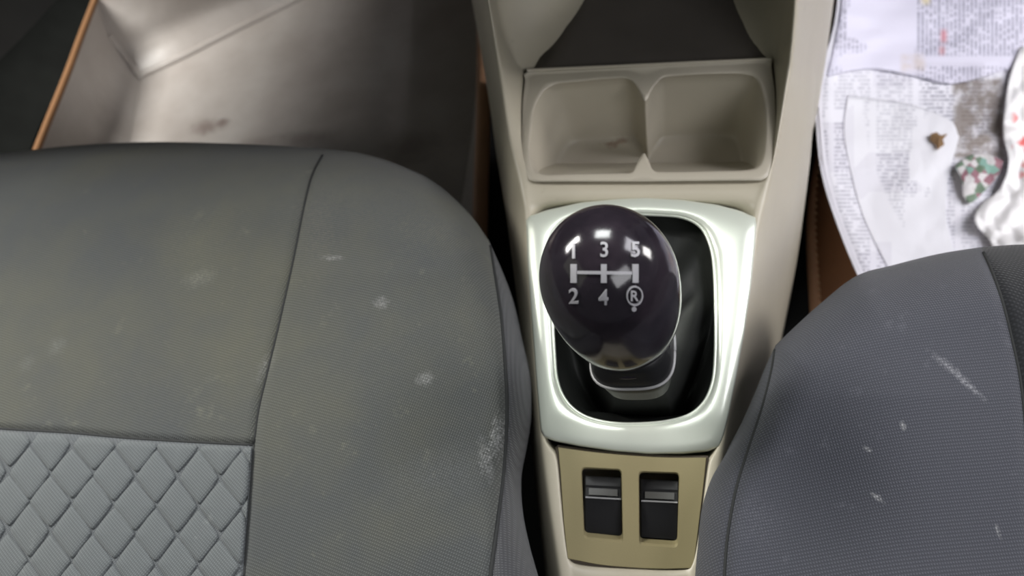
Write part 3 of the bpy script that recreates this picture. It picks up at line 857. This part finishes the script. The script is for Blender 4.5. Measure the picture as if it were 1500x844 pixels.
def newsprint(name, vertical, cols, seed, line=.062, pictures=(), tint=(.80, .79, .86), ink=(.26, .26, .32), margin=None):
    """printed sheet; UV unit = 1 cm-ish block on the sheet"""
    t = NT(name); uvn = t.n('ShaderNodeUVMap'); uvn.uv_map = 'UVMap'
    sx = t.n('ShaderNodeSeparateXYZ'); t.l(uvn.outputs[0], sx.inputs[0])
    u, v = sx.outputs[0], sx.outputs[1]
    if vertical: u, v = v, u
    cu = t.math('FRACT', t.math('ADD', t.math('DIVIDE', u, cols), seed * .37))
    colm = t.math('MULTIPLY', t.math('GREATER_THAN', cu, .08), t.math('LESS_THAN', cu, .93))
    lv = t.math('DIVIDE', v, line)
    ln = t.math('LESS_THAN', t.math('FRACT', lv), .52)
    wn = t.n('ShaderNodeTexWhiteNoise', noise_dimensions='2D')
    cx = t.n('ShaderNodeCombineXYZ'); t.l(t.math('FLOOR', t.math('DIVIDE', u, .035)), cx.inputs[0]); t.l(t.math('FLOOR', lv), cx.inputs[1])
    t.l(cx.outputs[0], wn.inputs['Vector'])
    word = t.math('GREATER_THAN', wn.outputs['Value'], .22)
    grey = t.rng(wn.outputs['Value'], 0, 1, .35, 1.0)
    blocks = t.n('ShaderNodeTexVoronoi', feature='F1', distance='CHEBYCHEV'); mp = t.mapping(uvn.outputs[0], (0, 0, 0), (1.1, 1.0, 1), (seed, seed * 2.1, 0)); t.l(mp, blocks.inputs['Vector'])
    blocks.inputs['Scale'].default_value = 1.0; blocks.inputs['Randomness'].default_value = .7
    sb = t.n('ShaderNodeSeparateColor'); t.l(blocks.outputs['Color'], sb.inputs[0])
    keep = t.math('GREATER_THAN', sb.outputs[0], .07)
    dens = t.rng(sb.outputs[1], 0, 1, .45, 1.0)
    mask = t.math('MULTIPLY', t.math('MULTIPLY', t.math('MULTIPLY', colm, ln), t.math('MULTIPLY', word, grey)), t.math('MULTIPLY', keep, dens))
    if margin is not None:
        mask = t.math('MULTIPLY', mask, margin(t, sx.outputs[0], sx.outputs[1]))
    c = t.mix(t.math('MULTIPLY', mask, 1.0), tint, ink)
    # faded tinted boxes
    c = t.mix(t.math('MULTIPLY', t.math('GREATER_THAN', sb.outputs[2], .80), .22), c, (.52, .50, .58))
    for (x0, x1, y0, y1, col, am, ns) in pictures:
        b = t.math('MULTIPLY', t.rng(sx.outputs[0], x0 - .04, x0 + .04), t.rng(sx.outputs[0], x1 + .04, x1 - .04))
        b = t.math('MULTIPLY', b, t.math('MULTIPLY', t.rng(sx.outputs[1], y0 - .04, y0 + .04), t.rng(sx.outputs[1], y1 + .04, y1 - .04)))
        b = t.math('MULTIPLY', b, t.rng(t.noise(uvn.outputs[0], ns, 4, .6), .30, .55))
        c = t.mix(t.math('MULTIPLY', b, am), c, col)
    t.set(Base_Color=c, Roughness=.75)
    t.b.inputs['Specular IOR Level'].default_value = .2
    return t.mat

def ground(x, y):
    n = noise.noise(Vector((x / 90, y / 90, 3.1))) + .5 * noise.noise(Vector((x / 40 + y / 70, y / 35, 6.2)))
    r = abs(noise.noise(Vector((x / 120 + .3 * y / 60, y / 60, 5.3))))
    return .006 * (n * .6 - 1.2 * r)

def sheet(name, top, bottom, left, right, mat, label, z0, seed, amp=.006, nu=70, nv=70, climb=True, cat='newspaper', group='newspapers on the right floor'):
    G = coons(curve(top, nu), curve(bottom, nu), curve(left, nv), curve(right, nv))
    z = np.zeros(G.shape[:2])
    for j in range(nv):
        for i in range(nu):
            x, y = G[j, i]
            own = abs(noise.noise(Vector((x / 45 + y / 80, y / 40, seed)))) + .5 * abs(noise.noise(Vector((x / 20, y / 24, seed * 2))))
            z[j, i] = z0 + ground(x, y) + amp * own
            if climb:
                d = x - np.interp(y, [-150, 0, 60, 125, 200, 260, 330, 405, 480], [1236, 1228, 1216, 1196, 1200, 1206, 1226, 1258, 1300])
                z[j, i] += .050 * math.exp(-max(d, 0) / 45)
    o = grid_obj(name, PA(np.concatenate([G, z[..., None]], -1)), mat, uv=G / 100.0)
    mod(o, 'SOLIDIFY', thickness=.0004, offset=-1)
    return tag(o, label, cat, group)

plain = plastic('plain_newsprint', (.80, .79, .85), .8, .04, grain=0)
yr = 470
def full(off, z0, seed, name, mat, label, amp=0.0, y_top=-150):
    L = [(1236 + off, y_top), (1228 + off, 0), (1217 + off, 60), (1197 + off, 125), (1197 + off, 185), (1205 + off, 255), (1226 + off, 325), (1258 + off, 404), (1292 + off, yr)]
    return sheet(name, [(L[0][0], y_top), (1500, y_top), (2100, y_top)], [(L[-1][0], yr), (1500, yr), (2100, yr)], L, [(2100, y_top), (2100, yr)], mat, label, z0, seed, amp)
full(-1, .0409, 3.1, 'newspaper_sheet', plain, 'lowest newspaper sheet, its plain white edge showing next to the console')
full(4, .0420, 3.3, 'newspaper_sheet', plain, 'white-edged newspaper sheet second from the bottom of the pile')
M['news_b'] = newsprint('newsprint_rows', False, .62, 1.0, .058, tint=(.80, .795, .85),
                        pictures=[(13.96, 14.70, 1.15, 2.32, (.20, .165, .135), .85, 3.0), (13.55, 13.75, 2.2, 3.4, (.42, .42, .50), .5, 3.0)])
full(10, .0431, 3.6, 'newspaper_sheet', M['news_b'], 'open newspaper sheet with rows of small print and a brown photo', .0)
M['news_d'] = newsprint('newsprint_lower', False, .70, 2.0, .055, tint=(.78, .78, .82), margin=lambda t, x, y: t.rng(t.math('SUBTRACT', x, t.math('MULTIPLY', t.math('POWER', t.math('SUBTRACT', y, 1.4), 2.0), .16)), 12.62, 12.68))
Ld = [(1242, 140), (1236, 190), (1246, 250), (1266, 320), (1300, 390), (1345, yr)]
sheet('newspaper_sheet', [(1242, 140), (1330, 152), (1390, 175), (1405, 200)], [(1345, yr), (1380, yr), (1410, yr), (1440, yr)], Ld, [(1405, 200), (1388, 270), (1392, 350), (1440, yr)], M['news_d'],
      'small folded newspaper piece with faint print and curved white margin by the black seat', .0442, 5.2, .0018)
M['news_a'] = newsprint('newsprint_columns', True, 1.0, 3.0, .060, tint=(.76, .745, .86), ink=(.22, .22, .30),
                        pictures=[(13.79, 13.86, .44, .62, (.75, .10, .10), 1.0, .01), (13.77, 13.83, .68, .80, (.75, .14, .12), .9, .01), (13.2, 13.55, .80, 1.05, (.62, .50, .38), .45, 4.0), (13.5, 13.62, -.1, .06, (.75, .62, .15), .8, .01)])
La = [(1244, -150), (1234, 0), (1224, 60), (1213, 112)]
sheet('newspaper_sheet', [(1244, -150), (1500, -150), (2100, -150)], [(1213, 112), (1275, 100), (1345, 112), (1400, 122), (1500, 98), (1650, 95), (2100, 90)], La, [(2100, -150), (2100, 90)], M['news_a'],
      'lavender-tinted newspaper sheet on top with a short red heading', .0452, 7.7, .0025)

# crumpled white wrapper with red print at the right border
def wrapper_mat():
    t = NT('white_paper_red_print'); uvn = t.n('ShaderNodeUVMap'); uvn.uv_map = 'UVMap'
    sx = t.n('ShaderNodeSeparateXYZ'); t.l(uvn.outputs[0], sx.inputs[0])
    wn = t.n('ShaderNodeTexVoronoi'); t.l(uvn.outputs[0], wn.inputs['Vector']); wn.inputs['Scale'].default_value = 4.2
    box = t.math('MULTIPLY', t.rng(sx.outputs[0], 14.80, 14.90), t.math('MULTIPLY', t.rng(sx.outputs[1], 1.4, 1.5), t.rng(sx.outputs[1], 3.05, 2.95)))
    mask = t.math('MULTIPLY', box, t.rng(t.math('ADD', wn.outputs['Distance'], t.math('MULTIPLY', t.noise(uvn.outputs[0], 6, 3), .6)), .72, .58))
    c = t.mix(mask, (.86, .85, .85), (.80, .17, .16))
    t.set(Base_Color=c, Roughness=.5)
    return t.mat
M['wrapper'] = wrapper_mat()
Lw = [(1492, 70), (1480, 110), (1472, 160), (1470, 200), (1478, 235), (1466, 275), (1436, 300), (1428, 325), (1450, 355), (1462, 400), (1470, 440)]
sheet('crumpled_wrapper', [(1492, 70), (1600, 60), (1760, 70)], [(1470, 440), (1600, 440), (1760, 440)], Lw, [(1760, 70), (1760, 440)], M['wrapper'],
      'crumpled bright white wrapper with red print on the newspapers', .047, 9.4, .014, climb=False, cat='wrapper', group=None)
# torn colour scrap
def scrap_mat():
    t = NT('colour_print_scrap'); uvn = t.n('ShaderNodeUVMap'); uvn.uv_map = 'UVMap'
    vo = t.n('ShaderNodeTexVoronoi'); t.l(uvn.outputs[0], vo.inputs['Vector']); vo.inputs['Scale'].default_value = 9.0
    sb = t.n('ShaderNodeSeparateColor'); t.l(vo.outputs['Color'], sb.inputs[0])
    c = t.mix(t.math('GREATER_THAN', sb.outputs[0], .40), (.22, .38, .32), (.62, .60, .60))
    c = t.mix(t.math('GREATER_THAN', sb.outputs[1], .62), c, (.30, .15, .18))
    c = t.mix(t.math('GREATER_THAN', sb.outputs[2], .75), c, (.15, .22, .15))
    t.set(Base_Color=c, Roughness=.6); return t.mat
M['scrap'] = scrap_mat()
sheet('paper_scrap', [(1398, 244), (1420, 228), (1445, 226), (1470, 236)], [(1410, 286), (1422, 297), (1440, 282), (1458, 262)], [(1398, 244), (1408, 262), (1410, 286)], [(1470, 236), (1466, 250), (1458, 262)],
      M['scrap'], 'torn scrap of green and maroon printed paper', .0465, 2.2, .007, 24, 24, False, 'paper scrap', None)
# dry leaf fragment
lf = [(1362, 205), (1364, 196), (1372, 194), (1378, 199), (1388, 196), (1381, 205), (1383, 212), (1374, 219), (1369, 211)]
leafm = plastic('dry_brown_leaf', (.22, .13, .06), .8, .3)
zl = .0485 + ground(1374, 205)
c0 = P(1374, 205, zl); vs = [c0 + np.array([0, 0, .003])] + [P(x, y, zl + .002 * (i % 2)) for i, (x, y) in enumerate(lf)]
lo_ = mesh_obj('dry_leaf', vs, [(0, 1 + (i + 1) % 9, 1 + i) for i in range(9)], leafm, smooth=False)
mod(lo_, 'SOLIDIFY', thickness=.0006, offset=0)
tag(lo_, 'small brown dry leaf fragment lying on the newspaper', 'leaf')
